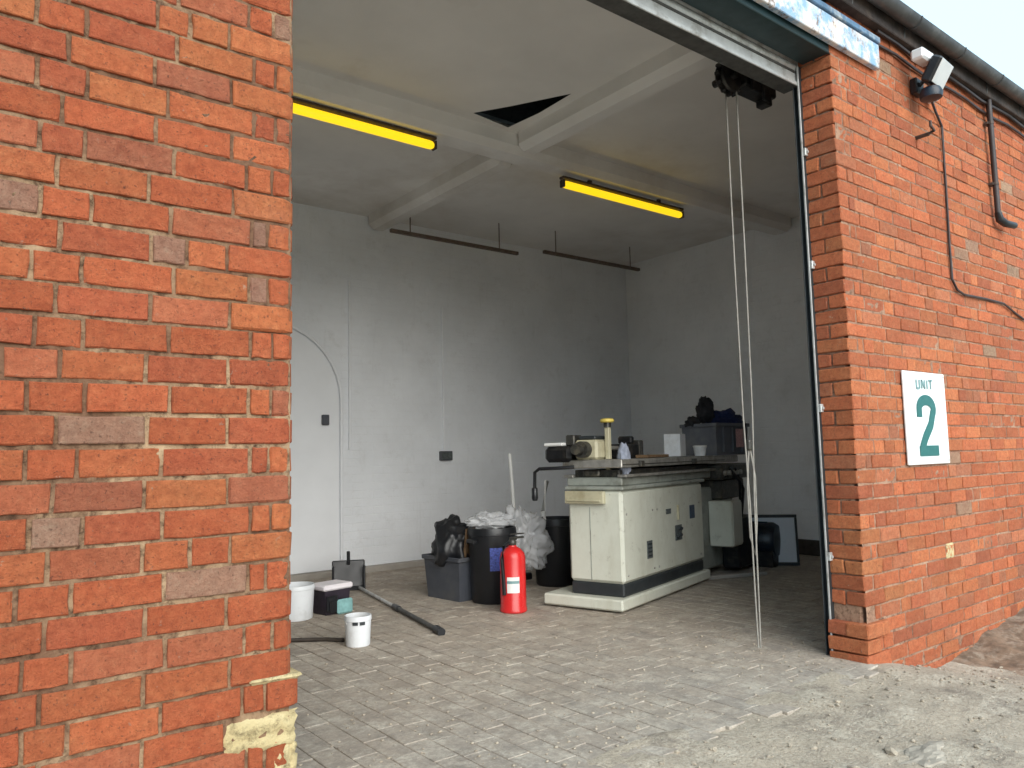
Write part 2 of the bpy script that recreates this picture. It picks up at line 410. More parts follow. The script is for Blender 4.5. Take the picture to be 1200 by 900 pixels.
def lump(name, loc, sx, sy, sz, mat, seed, parent=None, sub=3, rough=.35):
    bm = bmesh.new(); bmesh.ops.create_icosphere(bm, subdivisions=sub, radius=1)
    for v in bm.verts:
        n = noise.fractal(v.co*1.6+Vector((seed, 0, 0)), .8, 2.1, 4); v.co *= 1+rough*n
        v.co.x *= sx; v.co.y *= sy; v.co.z *= sz
    me = bpy.data.meshes.new(name); bm.to_mesh(me); bm.free(); me.materials.append(M[mat])
    ob = bpy.data.objects.new(name, me); COL.objects.link(ob); ob.location = loc
    if parent: ob.parent = parent
    return ob
o = lump('broken_concrete', (2.95, 1.37, -.026), .19, .085, .03, 'chunk', 3.3, None, 4, .4); tag(o, 'pale flat lump of broken concrete set in the gravel', 'rubble')

# brown earth against the foot of the wall
ex_, ey_ = 46, 12; ev = []
for j in range(ey_+1):
    for i in range(ex_+1):
        x = 4.75+2.7*i/ex_; y = 1.55+.56*j/ey_; e = smooth(0, .25, j/ey_)*smooth(0, .2, i/ex_)
        ev.append((x, y, gh(x, y)-.012+e*(.028+.035*noise.fractal(Vector((x*5, y*5, 6)), .8, 2, 4)+.05*j/ey_)))
o = mk('earth_heap', ev, [[j*(ex_+1)+i, j*(ex_+1)+i+1, (j+1)*(ex_+1)+i+1, (j+1)*(ex_+1)+i] for j in range(ey_) for i in range(ex_)], 'earth', smooth=True)
tag(o, 'brown earth and debris banked along the foot of the brick wall', 'earth', None, 'stuff')

# ------------------------------------------------------------------ brickwork
def bcol(kind=None):
    g = random.uniform(.9, 1.1)
    if kind == 'grey': b = random.choice([(.32, .155, .105), (.30, .145, .10), (.33, .17, .115)])
    elif kind == 'orange': b = (.475, .138, .055)
    else:
        k = random.random()
        b = (.45, .108, .046) if k < .5 else (.47, .125, .052) if k < .72 else (.41, .098, .046) if k < .86 else (.44, .125, .062) if k < .985 else (.36, .11, .06)
    return (b[0]*g*1.17, b[1]*g*1.2, b[2]*g*1.16)
def face_brick(x0, x1, y0, y1, z0, z1, jit=.0024, ch=.003):
    # a brick seen only on its face: uneven ten-point arris, small worn chamfer
    hx = (x1-x0)/2; hz = (z1-z0)/2; hy = (y1-y0)/2; u = random.uniform
    t = [(-hx, -hz), (u(-.5, -.2)*hx, -hz), (u(.2, .5)*hx, -hz), (hx, -hz), (hx, u(-.4, .4)*hz), (hx, hz), (u(.2, .5)*hx, hz), (u(-.5, -.2)*hx, hz), (-hx, hz), (-hx, u(-.4, .4)*hz)]
    rim = []
    for (x, z) in t:
        k = 1.7 if random.random() < .12 else 1
        rim.append((x-math.copysign(abs(u(0, jit))*k, x)+u(-.001, .001), z-math.copysign(abs(u(0, jit))*k, z)+u(-.001, .001)))
    vs = []; tilt = (u(-.006, .006), u(-.012, .012))
    for (x, z) in rim:
        c = ch*u(.5, 1.5); vs.append(Vector((x*(1-c/hx), -hy+x*tilt[0]+z*tilt[1]+u(-.0006, .0006), z*(1-c/hz))))
    for (x, z) in rim: vs.append(Vector((x, -hy+ch*u(.6, 1.4)+x*tilt[0]+z*tilt[1], z)))
    for (x, z) in t: vs.append(Vector((x, hy, z)))
    n = 10
    fs = [list(range(n))]+[[j*n+i, (j+1)*n+i, (j+1)*n+(i+1) % n, j*n+(i+1) % n] for j in (0, 1) for i in range(n)]
    return vs, fs
def put_brick(parent, mb, x0, x1, y0, y1, z0, z1, col, bv=.006, jit=.0022, name='brick', face=True):
    vs, fs = face_brick(x0, x1, y0, y1, z0, z1) if face else bbox_geo(x1-x0, y1-y0, z1-z0, bv, jit); c = Vector(((x0+x1)/2, (y0+y1)/2, (z0+z1)/2))
    if mb is not None: mb.add([p+c for p in vs], fs, None, col); return
    b = mk(name, vs, fs, 'brick', parent, c); tint(b, [col]*len(vs)); return b
def bull_brick(parent, mb, x0, x1, y0, y1, z0, z1, col, r=.034):
    # corner brick with a rounded outer arris
    ol = [(x0, y1), (x0, y0+.004), (x0+.004, y0)]+[(x1-r+r*math.sin(R(a)), y0+r-r*math.cos(R(a))) for a in (0, 22, 45, 68, 90)]+[(x1, y1)]
    n = len(ol); cx = (x0+x1)/2; cy = (y0+y1)/2; cz = (z0+z1)/2; vs = []
    for zz, k in ((z0, .004), (z0+.005, 0), (z1-.005, 0), (z1, .004)):
        for (x, y) in ol:
            jx, jy = random.uniform(-.0018, .0018), random.uniform(-.0015, .0015)
            vs.append(Vector((x-cx-k*(1 if x > cx else 0)+jx, y-cy+k*(1 if y < cy else 0)+jy, zz-cz+random.uniform(-.0015, .0015))))
    fs = [list(range(n))[::-1], [3*n+i for i in range(n)]]+[[j*n+i, j*n+(i+1) % n, (j+1)*n+(i+1) % n, (j+1)*n+i] for j in range(3) for i in range(n)]
    b = mk('brick', vs, fs, 'brick', parent, (cx, cy, cz)); tint(b, [col]*len(vs)); return b
def mortar_sheet(name, parent, x0, x1, z0, z1, y, mat, st=.022, amp=.005):
    nx = int((x1-x0)/st)+1; nz = int((z1-z0)/st)+1
    vs = [(x0+(x1-x0)*i/nx, y+noise.fractal(Vector((i*.9, j*.9, 2.2+x0)), .8, 2, 3)*amp, z0+(z1-z0)*j/nz) for j in range(nz+1) for i in range(nx+1)]
    fs = [[j*(nx+1)+i, j*(nx+1)+i+1, (j+1)*(nx+1)+i+1, (j+1)*(nx+1)+i] for j in range(nz) for i in range(nx)]
    return mk(name, vs, fs, mat, parent, smooth=True)
JO = .008
# -- left pier
pier = thing('brick_pier', 'near orange-red brick pier on the left with patched mortar at its foot', 'wall', (0, 0, 0))
core = MB(); core.box(-1.6, XE-.012, FY+.03, 2.44, -.3, 3.55, .01); core.build('mortar_core', 'mortar', pier)
mortar_sheet('mortar', pier, -1.6, XE-.012, -.3, 3.5, FY+.0065, 'mortar', amp=.006)
grey = [(.165, 1.735), (.487, 1.661), (.268, .951), (.36, 1.195), (.757, 1.74), (.757, 1.567), (.82, 2.378)]
orng = [(.6, 2.3), (.7, 2.25), (.76, 1.5), (.75, .86), (.8, .97), (.1, 2.2), (.68, 1.47)]
rest = MB()
nrow = int((3.5-Z0)/COURSE)
for k in range(-4, nrow+1):
    z0 = Z0+k*COURSE; z1 = z0+COURSE-JO
    A = (k % 2 == 1)
    js = [XE, .790, .728, .517, .322, .213] if A else [XE, .673, .473, .262]
    random.seed(100+k)
    js = [js[0]]+[j+random.uniform(-.012, .012) for j in js[1:]]
    if not A and random.random() < .3: js.insert(2, js[1]-.105)
    while js[-1] > -1.5: js.append(js[-1]-(random.choice([.215, .215, .112])+JO*.5))
    for i in range(len(js)-1):
        x1 = js[i]-(0 if i == 0 else JO/2); x0 = js[i+1]+JO/2; xm = (x0+x1)/2; zm = (z0+z1)/2
        if .33 < zm < .42 and xm > .67: continue                 # patched over with mortar
        kd = 'grey' if any(x0 < g[0] < x1 and z0-.004 < g[1] < z1+.004 for g in grey) or random.random() < .004 else ('orange' if any(x0 < g[0] < x1 and z0-.01 < g[1] < z1+.01 for g in orng) or random.random() < .06 else None)
        dy = random.uniform(-.003, .003); dz = random.uniform(-.0015, .0015)+.0035*noise.noise(Vector((xm*1.6, k*.31, 4)))
        single = xm > -.25 and .02 < zm < 2.75
        ex = .018 if (i == 0 and .42 < zm < .52) else 0
        if i == 0 and single: bull_brick(pier, None, x0, x1+ex, FY+dy-ex*.5, FY+.105, z0+dz, z1+dz, bcol(kd))
        else: put_brick(pier, None if single else rest, x0, x1+ex, FY+dy-ex*.5, FY+.105, z0+dz, z1+dz, bcol(kd), .005, .0026)
        if i == 0: put_brick(pier, rest, XE-.1, XE+random.uniform(-.002, .002), FY+.115, 2.3, z0, z1, bcol(), face=False)
o = rest.build('brick', 'brick', pier); o['kind'] = 'stuff'
# mortar patch and ledge at the foot of the pier
pt = MB(); random.seed(5)
def patch(name, parent, x0, x1, z0, z1, yb, amp, mat, seed):
    n = 14; m = 10; vs = []; fs = []
    for j in range(m+1):
        for i in range(n+1):
            u = i/n; v = j/m; e = min(u, 1-u, v, 1-v)
            wob = noise.noise(Vector((u*5+seed, v*5, seed)))
            xx = x0+(x1-x0)*u+(wob*.02 if e == 0 else 0); zz = z0+(z1-z0)*v+(noise.noise(Vector((u*6, v*6, seed+4)))*.012 if e == 0 else 0)
            vs.append((xx, yb-(0 if e == 0 else amp*(.7+.6*noise.fractal(Vector((u*6, v*6, seed)), .8, 2, 3))), zz))
    for j in range(m):
        for i in range(n): a = j*(n+1)+i; fs.append([a, a+1, a+n+2, a+n+1])
    return mk(name, vs, fs, mat, parent, smooth=True)
patch('mortar_patch', pier, .665, XE+.008, .33, .425, FY+.012, .016, 'patch', 1.2)
patch('mortar_patch', pier, .80, XE+.008, .235, .335, FY+.012, .016, 'patch', 7.2)
lg = MB(); lg.box(.735, XE+.02, FY-.010, FY+.08, .506, .522, .006, jit=.004); lg.build('mortar_ledge', 'patch', pier)

# -- right wall
wall = thing('brick_wall', 'weathered red brick wall to the right of the opening', 'wall')
core = MB(); core.box(XR+.012, 9.5, FY+.03, 2.30, -.4, 3.6, .01); core.build('mortar_core', 'mortar_red', wall)
mortar_sheet('mortar', wall, XR+.012, 9.5, -.4, 3.6, FY+.004, 'mortar_red', .03, .0035)
rest = MB(); items = []
for k in range(-5, nrow+2):
    z0 = Z0+k*COURSE; z1 = z0+COURSE-JO
    if z1 > 3.6: continue
    A = (k % 2 == 1); random.seed(900+k)
    x = XR; first = True
    if A: items.append((XR, XR+.2, FY, FY+.10, z0, z1, 'q')); items.append((XR, XR+.1, FY+.11, FY+.2, z0, z1, 'r')); x = XR+.2+JO
    else: items.append((XR, XR+.095, FY, FY+.2, z0, z1, 'q')); x = XR+.095+JO; items.append((x, x+.055, FY, FY+.1, z0, z1, 'w')); x += .055+JO
    while x < 9.4:
        wd = random.choice([.215, .215, .215, .104]); items.append((x, x+wd, FY, FY+.1, z0, z1, 'w')); x += wd+JO
def near(it):
    vis = it[5] > -.12 and it[4] < 3.4
    return (0 if vis else 50)+it[0]
items.sort(key=near); random.seed(77); ns = 0
for it in items:
    x0, x1, y0, y1, z0, z1, t = it
    zm = (z0+z1)/2; xm = (x0+x1)/2
    if t == 'q' and .17 < zm < .25 : continue              # a brick is missing low on the corner
    dy = random.uniform(-.004, .003)
    if x1-x0 > .15 and random.random() < .12: kd = 'grey' if random.random() < .22 else None
    elif abs(zm-.47) < .04 and abs(xm-4.05) < .12: kd = 'orange'
    elif zm < .9 and xm < 4.3 and random.random() < .12: kd = 'orange'
    else: kd = None
    c = bcol(kd); g = random.uniform(.85, 1.12); c = (c[0]*g*1.03, c[1]*g*1.12+.012, c[2]*g*1.05+.014)
    if zm < .17 and xm < 4.25 and t in 'qr': x0 -= .035; y0 -= .02
    single = ns < 300 and z1 > -.15 and z0 < 3.4
    ns += single
    put_brick(wall, None if single else rest, x0, x1, y0+dy, y1, z0, z1, c, .005, .0035, face=(t == 'w'))
o = rest.build('brick', 'brick', wall); o['kind'] = 'stuff'
o = lump('mortar_lump', (XR+.06, FY+.05, .155), .07, .06, .03, 'patch', 9.1, wall)
patch('mortar_patch', wall, 4.93, 5.02, .43, .52, FY+.002, .006, 'patch', 3.4)

# -- interior walls, ceiling, roof
bw = MB(); bw.box(-.85, 7.5, 7.0, 7.3, -.3, 3.7, .002)
tag(bw.build('back_wall', 'back'), 'white-painted brick back wall of the workshop', 'wall')
sw = MB(); sw.box(7.45, 7.75, 2.301, 6.998, -.3, 3.7, .002)
tag(sw.build('side_wall', 'side'), 'white-painted side wall at the far right end of the workshop', 'wall')
sw = MB(); sw.box(-.85, -.6, 2.46, 6.998, -.3, 3.7, .002)
tag(sw.build('side_wall', 'side'), 'white-painted side wall hidden behind the brick pier', 'wall')
CZ = 3.6
bm = bmesh.new()
outer = [(-.6, 2.3), (7.5, 2.3), (7.5, 7.05), (-.6, 7.05)]; hole = [(3.145, 4.40), (3.30, 4.16), (3.53, 3.76), (3.54, 4.12), (3.505, 4.45)]
eds = []
for lp in (outer, hole):
    vv = [bm.verts.new((x, y, CZ)) for x, y in lp]
    eds += [bm.edges.new((vv[i], vv[(i+1) % len(vv)])) for i in range(len(vv))]
bmesh.ops.triangle_fill(bm, use_beauty=True, use_dissolve=False, edges=eds)
for f in bm.faces:
    if f.normal.z > 0: f.normal_flip()
me = bpy.data.meshes.new('ceiling'); bm.to_mesh(me); bm.free(); me.materials.append(M['ceil'])
ce = bpy.data.objects.new('ceiling', me); COL.objects.link(ce); tag(ce, 'grimy off-white boarded ceiling with a torn hole', None, None, 'structure')
b = MB(); b.box(-.6, 7.45, 4.50, 4.76, 3.45, 3.68, .05); b.build('beam', 'ceil', ce)
b = MB(); b.box(3.62, 3.83, 2.46, 4.52, 3.455, 3.68, .05); b.build('beam', 'ceil', ce)
b = MB(); b.box(3.62, 3.83, 4.74, 6.997, 3.455, 3.68, .05); b.build('beam', 'ceil', ce)
vb = MB(); vb.box(2.8, 3.9, 3.5, 4.8, CZ+.25, CZ+.3); vb.build('void_shade_panel', 'void', ce)  # added dark panel, stands in for the shade inside the hole

rf = thing('roof', 'low grey roof with dark eaves over the brick wall', 'roof')
b = MB()
cor = []
for i in range(0, 190): cor.append((-1.8+i*.06, 3.70+.012*math.sin(i*math.pi/2)))
b.X = Matrix()
n = len(cor); vs = [(x, 2.0, z) for x, z in cor]+[(x, 7.6, z+.55) for x, z in cor]+[(x, 2.0, z-.012) for x, z in cor]+[(x, 7.6, z+.538) for x, z in cor]
fs = [[i, i+1, n+i+1, n+i] for i in range(n-1)]+[[2*n+i, 3*n+i, 3*n+i+1, 2*n+i+1] for i in range(n-1)]+[[i, 2*n+i, 2*n+i+1, i+1] for i in range(n-1)]
b.add(vs, fs); b.build('sheeting', 'roof', rf, 40)
b = MB(); b.box(-1.8, 9.5, 2.035, 2.098, 3.585, 3.69, .005); b.build('eaves_board', 'eaves', rf)
b = MB(); b.box(-1.8, 9.5, 2.45, 2.6, 3.61, 3.68, .005); b.build('wall_plate', 'eaves', rf)
# front infill over the opening
b = MB(); b.box(-1.6, XR+.012, 2.13, 2.28, 3.42, 3.585, .004); b.build('head_board', 'eaves', rf)
g = thing('gutter', 'dark half-round gutter running along the eaves', 'gutter', (0, 1.975, 3.69))
b = MB(); prof = [(.052*math.cos(R(a)), .052*math.sin(R(a))) for a in range(180, 361, 20)]; prof2 = [(.046*math.cos(R(a)), .046*math.sin(R(a))) for a in range(360, 179, -20)]
pr = prof+prof2; n = len(pr)
vs = [(-1.8, y, z) for y, z in pr]+[(9.5, y, z) for y, z in pr]
fs = [[i, (i+1) % n, n+(i+1) % n, n+i] for i in range(n)]+[list(range(n))[::-1], [n+i for i in range(n)]]
b.add(vs, fs); b.build('channel', 'gutter', g, 40)
for i in range(9):
    b = MB(); x = 4.1+i*.62
    b.tube([(x, .05*math.cos(R(a))*1.06, .05*math.sin(R(a))*1.08) for a in range(180, 361, 20)], .006, 6); b.tube([(x, .053, 0), (x, .062, -.09)], .006, 6); b.build('bracket', 'gutter', g)

# ------------------------------------------------------------------ door head, shutter
b = MB(); b.box(-1.6, XR+.03, FY+.004, 2.27, 3.29, 3.415, .004)
tag(b.build('lintel', 'lintel'), 'dark teal painted lintel over the opening', 'lintel')
fb = thing('fascia_board', 'white and blue peeling signboard over the opening', 'fascia', (0, 0, 0))
b = MB(); b.box(-1.6, 4.43, 2.058, 2.094, 3.325, 3.475, .004); b.build('board', 'fascia', fb)
b = MB(); b.box(-1.6, 4.43, 2.046, 2.092, 3.478, 3.515, .004); b.build('top_trim', 'bluetrim', fb)
sh = thing('roller_shutter', 'galvanised roller shutter rolled up under the lintel', 'shutter')
b = MB(); b.box(.8, 3.95, 2.300, 2.40, 3.172, 3.178, .001); b.build('bottom_flange', 'darkgalv', sh)
b = MB(); b.box(.8, 3.95, 2.290, 2.2995, 3.170, 3.192, .002); b.build('bright_lip', 'galv', sh)
b = MB(); b.box(.8, 3.95, 2.300, 2.306, 3.1785, 3.245, .001); b.build('bottom_rail', 'galv', sh)
b = MB(); b.box(.8, 3.95, 2.294, 2.303, 3.2455, 3.258, .002); b.build('rail_edge', 'darkgalv', sh)
for i in range(4):
    b = MB(); z = 3.2585+i*.052
    pr = [(2.304-.012*math.sin(math.pi*t/6), z+.048*t/6) for t in range(7)]; q = pr+[(y+.004, zz) for y, zz in pr[::-1]]; n = len(q)
    vs = [(.8, y, zz) for y, zz in q]+[(3.95, y, zz) for y, zz in q]
    b.add(vs, [[k, (k+1) % n, n+(k+1) % n, n+k] for k in range(n)]+[list(range(n))[::-1], [n+k for k in range(n)]]); b.build('slat', 'galv', sh, 50)
b = MB(); b.cyl((.8, 2.52, 3.47), (4.0, 2.52, 3.47), .10, 20); b.build('barrel', 'darkgalv', sh, 40)
gr = thing('shutter_guide_rail', 'narrow steel shutter guide on the right side of the opening', 'guide rail', (0, 0, 0))
b = MB(); b.box(3.918, 3.951, 2.281, 2.286, 0, 3.28, .001); b.box(3.918, 3.951, 2.320, 2.325, 0, 3.28, .001); b.box(3.945, 3.951, 2.2865, 2.3195, 0, 3.28, .001); b.build('channel', 'kick', gr)
b = MB(); b.box(3.912, 3.9175, 2.281, 2.291, 0, 3.28, .001); b.build('bright_lip', 'galv', gr)
for z in (.5, 1.3, 2.1, 2.75):
    b = MB(); b.box(3.914, 3.939, 2.264, 2.2805, z, z+.045, .003); b.cyl((3.926, 2.266, z+.022), (3.926, 2.256, z+.022), .008, 8); b.build('bracket', 'galv', gr)
gb = thing('shutter_gear', 'black chain gear hanging at the right end of the shutter', 'gear', (3.9, 2.6, 3.28))
b = MB(); b.box(-.10, .22, -.05, .07, -.03, .10, .01); b.build('gearbox', 'blackm', gb)
b = MB(); X = T(-.2, 0, .0) @ rot(90, 'X') @ T(0, 0, -.03)
b.lathe([(.02, 0), (.085, 0), (.095, .012), (.07, .025), (.07, .035), (.095, .048), (.085, .06), (.02, .06)], 24, X)
for i in range(12): a = 2*math.pi*i/12; b.box(.08, .112, -.01, .01, .015, .045, .003, X @ Matrix.Rotation(a, 4, 'Z'))
b.build('chain_wheel', 'blackm', gb, 35)
b = MB(); b.cyl((-.2, -.06, 0), (-.2, .1, 0), .022, 12); b.build('axle', 'blackm', gb)
b = MB(); b.box(.05, .12, -.075, -.052, -.09, .0, .006); b.box(-.06, .02, -.07, -.052, -.06, .03, .006); b.build('guide_plate', 'blackm', gb)
for x in (.0, .16): b = MB(); b.cyl((x, -.053, .05), (x, -.075, .05), .014, 6); b.build('bolt', 'darksteel', gb)
b = MB(); b.box(.14, .20, -.03, .05, -.075, -.032, .006); b.build('stop_block', 'blackm', gb)

ch = thing('pull_rope', 'pale looped pull rope hanging from the shutter gear to the floor', 'rope', (3.72, 2.6, 0))
for xx, yy in ((-.024, .018), (.026, -.020)):
    b = MB(); pts = [(xx, yy, 3.24), (xx, yy, 2.2), (xx*.85, yy*.85, 1.3), (xx*.4, yy*.4, .8), (xx*.3, yy*.3, .3), (xx*.2, yy*.2, .02)]
    b.tube(pts, .0047, 7); b.build('strand', 'chain', ch, 60)
b = MB(); b.tube([(.0, .0, 1.14), (.022, -.014, .95), (.018, -.012, .7), (.004, -.004, .52), (-.016, .012, .62), (-.018, .014, .9), (-.002, .0, 1.13)], .0047, 7); b.build('tied_loop', 'chain', ch, 60)
b = MB(); b.lathe([(.012, 0), (.017, .01), (.017, .05), (.012, .06)], 12, T(.0, 0, 1.10)); b.build('binding', 'darksteel', ch)

# ------------------------------------------------------------------ outside wall fittings
sg = thing('unit_sign', 'white sign reading UNIT 2 in teal on the brick wall', 'sign', (4.755, FY-.012, 1.268))
b = MB(); b.box(-.265, .265, -.008, .006, -.273, .273, .004); b.build('panel', 'sign', sg)
def stroke(mb, pts, wd, y=-.0105, th=.002):
    P = [Vector((p[0], p[1])) for p in pts]; L = []; Rr = []
    for i, p in enumerate(P):
        d = (P[min(i+1, len(P)-1)]-P[max(i-1, 0)]).normalized(); nn = Vector((-d.y, d.x))
        L.append(p+nn*wd/2); Rr.append(p-nn*wd/2)
    for i in range(len(P)-1):
        q = [L[i], L[i+1], Rr[i+1], Rr[i]]
        vs = [(v.x, y-th, v.y) for v in q]+[(v.x, y, v.y) for v in q]
        mb.add(vs, [[0, 1, 2, 3], [7, 6, 5, 4], [0, 4, 5, 1], [1, 5, 6, 2], [2, 6, 7, 3], [3, 7, 4, 0]])
b = MB(); cx = -.01; r = .092
pts = [(cx-r, .005)]+[(cx+r*math.cos(R(a)), .055+.052*math.sin(R(a))) for a in range(180, -41, -15)]+[(cx+.045, -.04), (cx-.035, -.115), (cx-.082, -.175)]
stroke(b, pts, .062)
stroke(b, [(cx-.118, -.193), (cx+.125, -.193)], .062, -.0108); b.build('numeral', 'teal', sg)
lt = MB(); zc, hh, s = .20, .026, .012
def seg(x0, z0, x1, z1): stroke(lt, [(x0, zc+z0), (x1, zc+z1)], s)
x = -.115
seg(x, hh, x, -hh); seg(x, -hh, x+.038, -hh); seg(x+.038, -hh, x+.038, hh)
x = -.048; seg(x, -hh, x, hh); seg(x, hh, x+.038, -hh); seg(x+.038, -hh, x+.038, hh)
seg(.022, -hh, .022, hh)
seg(.045, hh, .09, hh); seg(.0675, hh, .0675, -hh)
lt.build('lettering', 'greyteal', sg)
for sx in (-1, 1):
    for sz in (-1, 1): b = MB(); b.lathe([(.007, 0), (.006, .003), (.002, .004)], 10, T(sx*.245, -.008, sz*.253) @ rot(90, 'X')); b.build('screw', 'galv', sg)

fd = thing('floodlight', 'white and black floodlight fixed high on the brick wall', 'light', (4.93, 2.0, 3.36))
b = MB(); b.box(-.05, .05, .05, .095, -.05, .05, .006); b.tube([(0, .06, 0), (0, 0, .05), (0, -.03, .03)], .012, 8); b.build('wall_bracket', 'black', fd)
X = rot(32, 'X') @ rot(8, 'Z')
b = MB(); b.box(-.115, .115, -.03, .035, -.075, .085, .012, T(0, -.05, .04) @ X); b.build('housing', 'black', fd)
b = MB(); b.box(-.105, .105, -.038, -.031, -.066, .076, .004, T(0, -.05, .04) @ X); b.build('lens', 'glass', fd)
b = MB(); b.box(-.17, -.02, -.03, .05, .10, .17, .012, T(-.02, -.03, -.01)); b.build('cover', 'white', fd)
b = MB(); b.box(.14, .21, .03, .095, -.045, .02, .006); b.build('junction_box', 'white', fd)
b = MB(); b.lathe([(.03, -.035), (.062, -.03), (.068, 0), (.055, .03), (.02, .045)], 18, T(-.03, -.02, -.085)); b.build('sensor', 'navyplastic', fd, 40)
b = MB(); b.tube([(4.93, 2.03, 3.04), (4.93, 1.99, 3.05), (4.86, 1.98, 3.06), (4.86, 1.98, 3.09)], .009, 6); b.tube([(4.93, 2.11, 3.04), (4.93, 2.02, 3.04)], .012, 6)
tag(b.build('hook', 'rust'), 'small rusty hook on the brickwork below the floodlight', 'hook')
b = MB(); b.tube([(5.08, 2.05, 3.3), (5.2, 2.082, 3.28), (5.29, 2.086, 3.2), (5.285, 2.088, 2.8), (5.27, 2.088, 2.4), (5.265, 2.086, 2.17), (5.33, 2.086, 2.11), (5.44, 2.088, 2.09), (5.8, 2.088, 2.10), (6.1, 2.088, 2.10), (6.3, 2.087, 2.05), (6.6, 2.088, 1.99), (8.5, 2.088, 1.97)], .008, 6)
tag(b.build('cable', 'cable'), 'thin dark cable dropping from the floodlight and bending right', 'cable')
cp = thing('conduit_pipe', 'dark vertical pipe below the eaves with a bent foot', 'pipe', (6.05, 2.06, 0))
b = MB(); b.tube([(0, 0, 3.60), (0, 0, 2.74)], .019, 12); b.build('pipe', 'cable', cp, 40)
b = MB(); b.tube([(0, 0, 2.75), (.01, -.005, 2.70), (.06, -.02, 2.675), (.2, -.03, 2.68)], [.023, .028, .026, .024], 12); b.build('foot', 'black', cp, 40)
for z in (2.95, 3.4): b = MB(); b.lathe([(.022, 0), (.022, .02)], 12, T(0, 0, z)); b.box(-.03, .03, .005, .035, z, z+.02, .002); b.build('clip', 'rust', cp)
for nm, z, yy, r, lb in (('cable', 3.57, 2.075, .012, 'upper dark cable clipped along the brickwork under the eaves'), ('cable', 3.50, 2.085, .010, 'lower brown cable clipped along the brickwork under the eaves')):
    b = MB(); x0 = 4.45
    b.tube([(x0+i*.25, yy, z+.012*math.sin(i*1.7+z*9)) for i in range(21)], r, 6); tag(b.build(nm, 'cable'), lb, 'cable')

# ------------------------------------------------------------------ inside: lights, rails, fittings
def tube_light(x0, x1, y, z, label):
    t = thing('fluorescent_light', label, 'light', ((x0+x1)/2, y, z), 0, 'yellow ceiling lights'); h = (x1-x0)/2
    b = MB(); b.box(-h, h, -.03, .03, .012, .034, .006); b.build('housing', 'rust', t)
    b = MB(); b.X = rot(90, 'Y'); b.lathe([(.02, -h+.02), (.030, -h+.035), (.032, -h+.06), (.032, h-.06), (.030, h-.035), (.02, h-.02)], 16, T(.03, -.002, 0)); b.build('yellow_tube', 'tube', t, 40)
    b = MB(); b.box(-h*.6, -h*.55, -.012, .012, .0345, 3.449-z, .002); b.box(h*.55, h*.6, -.012, .012, .0345, 3.449-z, .002); b.build('mount', 'rust', t)
    for s in (-1, 1): b = MB(); b.box(s*h-.02*(s > 0)-.0*(s < 0), s*h+.02*(s < 0), -.03, .025, -.06, .004, .004); b.build('end_cap', 'rust', t)
tube_light(1.55, 2.96, 4.63, 3.412, 'yellow ceiling light nearest the brick pier')
tube_light(4.20, 5.74, 4.63, 3.385, 'yellow ceiling light above the machine')
def rail(x0, x1, y, z, label, hang):
    t = thing('ceiling_rail', label, 'rail', (0, y, z), 0, 'steel rails under the ceiling')
    b = MB(); b.box(x0, x1, -.02, .02, -.017, .017, .003); b.build('bar', 'railsteel', t)
    for x in hang: b = MB(); b.box(x-.006, x+.006, -.004, .004, .0175, CZ-z, .002); b.build('hanger', 'railsteel', t)
rail(3.58, 5.15, 6.42, 3.30, 'brown steel rail hung below the ceiling beside the beam', (3.8, 4.9))
rail(5.42, 6.95, 6.30, 3.335, 'brown steel rail hung below the ceiling near the far corner', (5.6, 6.8))
dw = thing('blocked_doorway', 'smooth arched blocked-up doorway in the white back wall', 'doorway', (2.6, 6.998, 0))
pts = [(-.7, .06)]+[(-.7, 1.68)]+[(.7*math.cos(R(a)), 1.68+.7*math.sin(R(a))) for a in range(170, 9, -10)]+[(.7, 1.68), (.7, .06)]
b = MB(); b.prism(pts, -.022, 0); b.build('infill', 'plaster', dw)
b = MB(); arc = [(.73, -.012, .06), (.73, -.012, .9)]+[(.73*math.cos(R(a)), -.012, 1.68+.73*math.sin(R(a))) for a in range(0, 181, 10)]+[(-.73, -.012, .06)]
b.tube(arc, .016, 8); b.build('edge_bead', 'plaster', dw, 60)
b = MB(); b.box(-.035, .035, -.035, .0, -.05, .05, .006); o = b.build('light_switch', 'greycrate', None); o.location = (3.15, 6.972, 1.49); tag(o, 'small grey switch on the blocked doorway panel', 'switch')
sk = thing('socket_box', 'grey socket box on the back wall with a white conduit above', 'socket', (4.54, 6.998, 1.12))
b = MB(); b.box(-.075, .075, -.045, 0, -.05, .05, .006); b.build('box', 'greycrate', sk)
b = MB(); b.box(-.06, .06, -.05, -.0455, -.035, .035, .002); b.build('plate', 'label', sk)
b = MB(); b.cyl((-.015, -.014, .05), (-.015, -.014, 1.62), .011, 8); b.build('conduit', 'plaster', sk, 60)
b = MB(); b.cyl((0, 0, 1.2), (0, 0, 2.9), .012, 8); o = b.build('conduit', 'plaster', None, 60); o.location = (3.42, 6.985, 0); tag(o, 'white conduit running up the back wall beside the arch', 'conduit')
b = MB(); b.box(-.6, 7.45, 6.90, 6.997, -.01, .055, .008); tag(b.build('wall_ledge', 'ledge'), 'low dusty concrete ledge along the foot of the back wall', 'ledge')
b = MB(); b.box(7.425, 7.448, 2.5, 6.89, 0, .16, .004); tag(b.build('skirting_board', 'skirt'), 'dark brown skirting board along the right side wall', 'skirting')

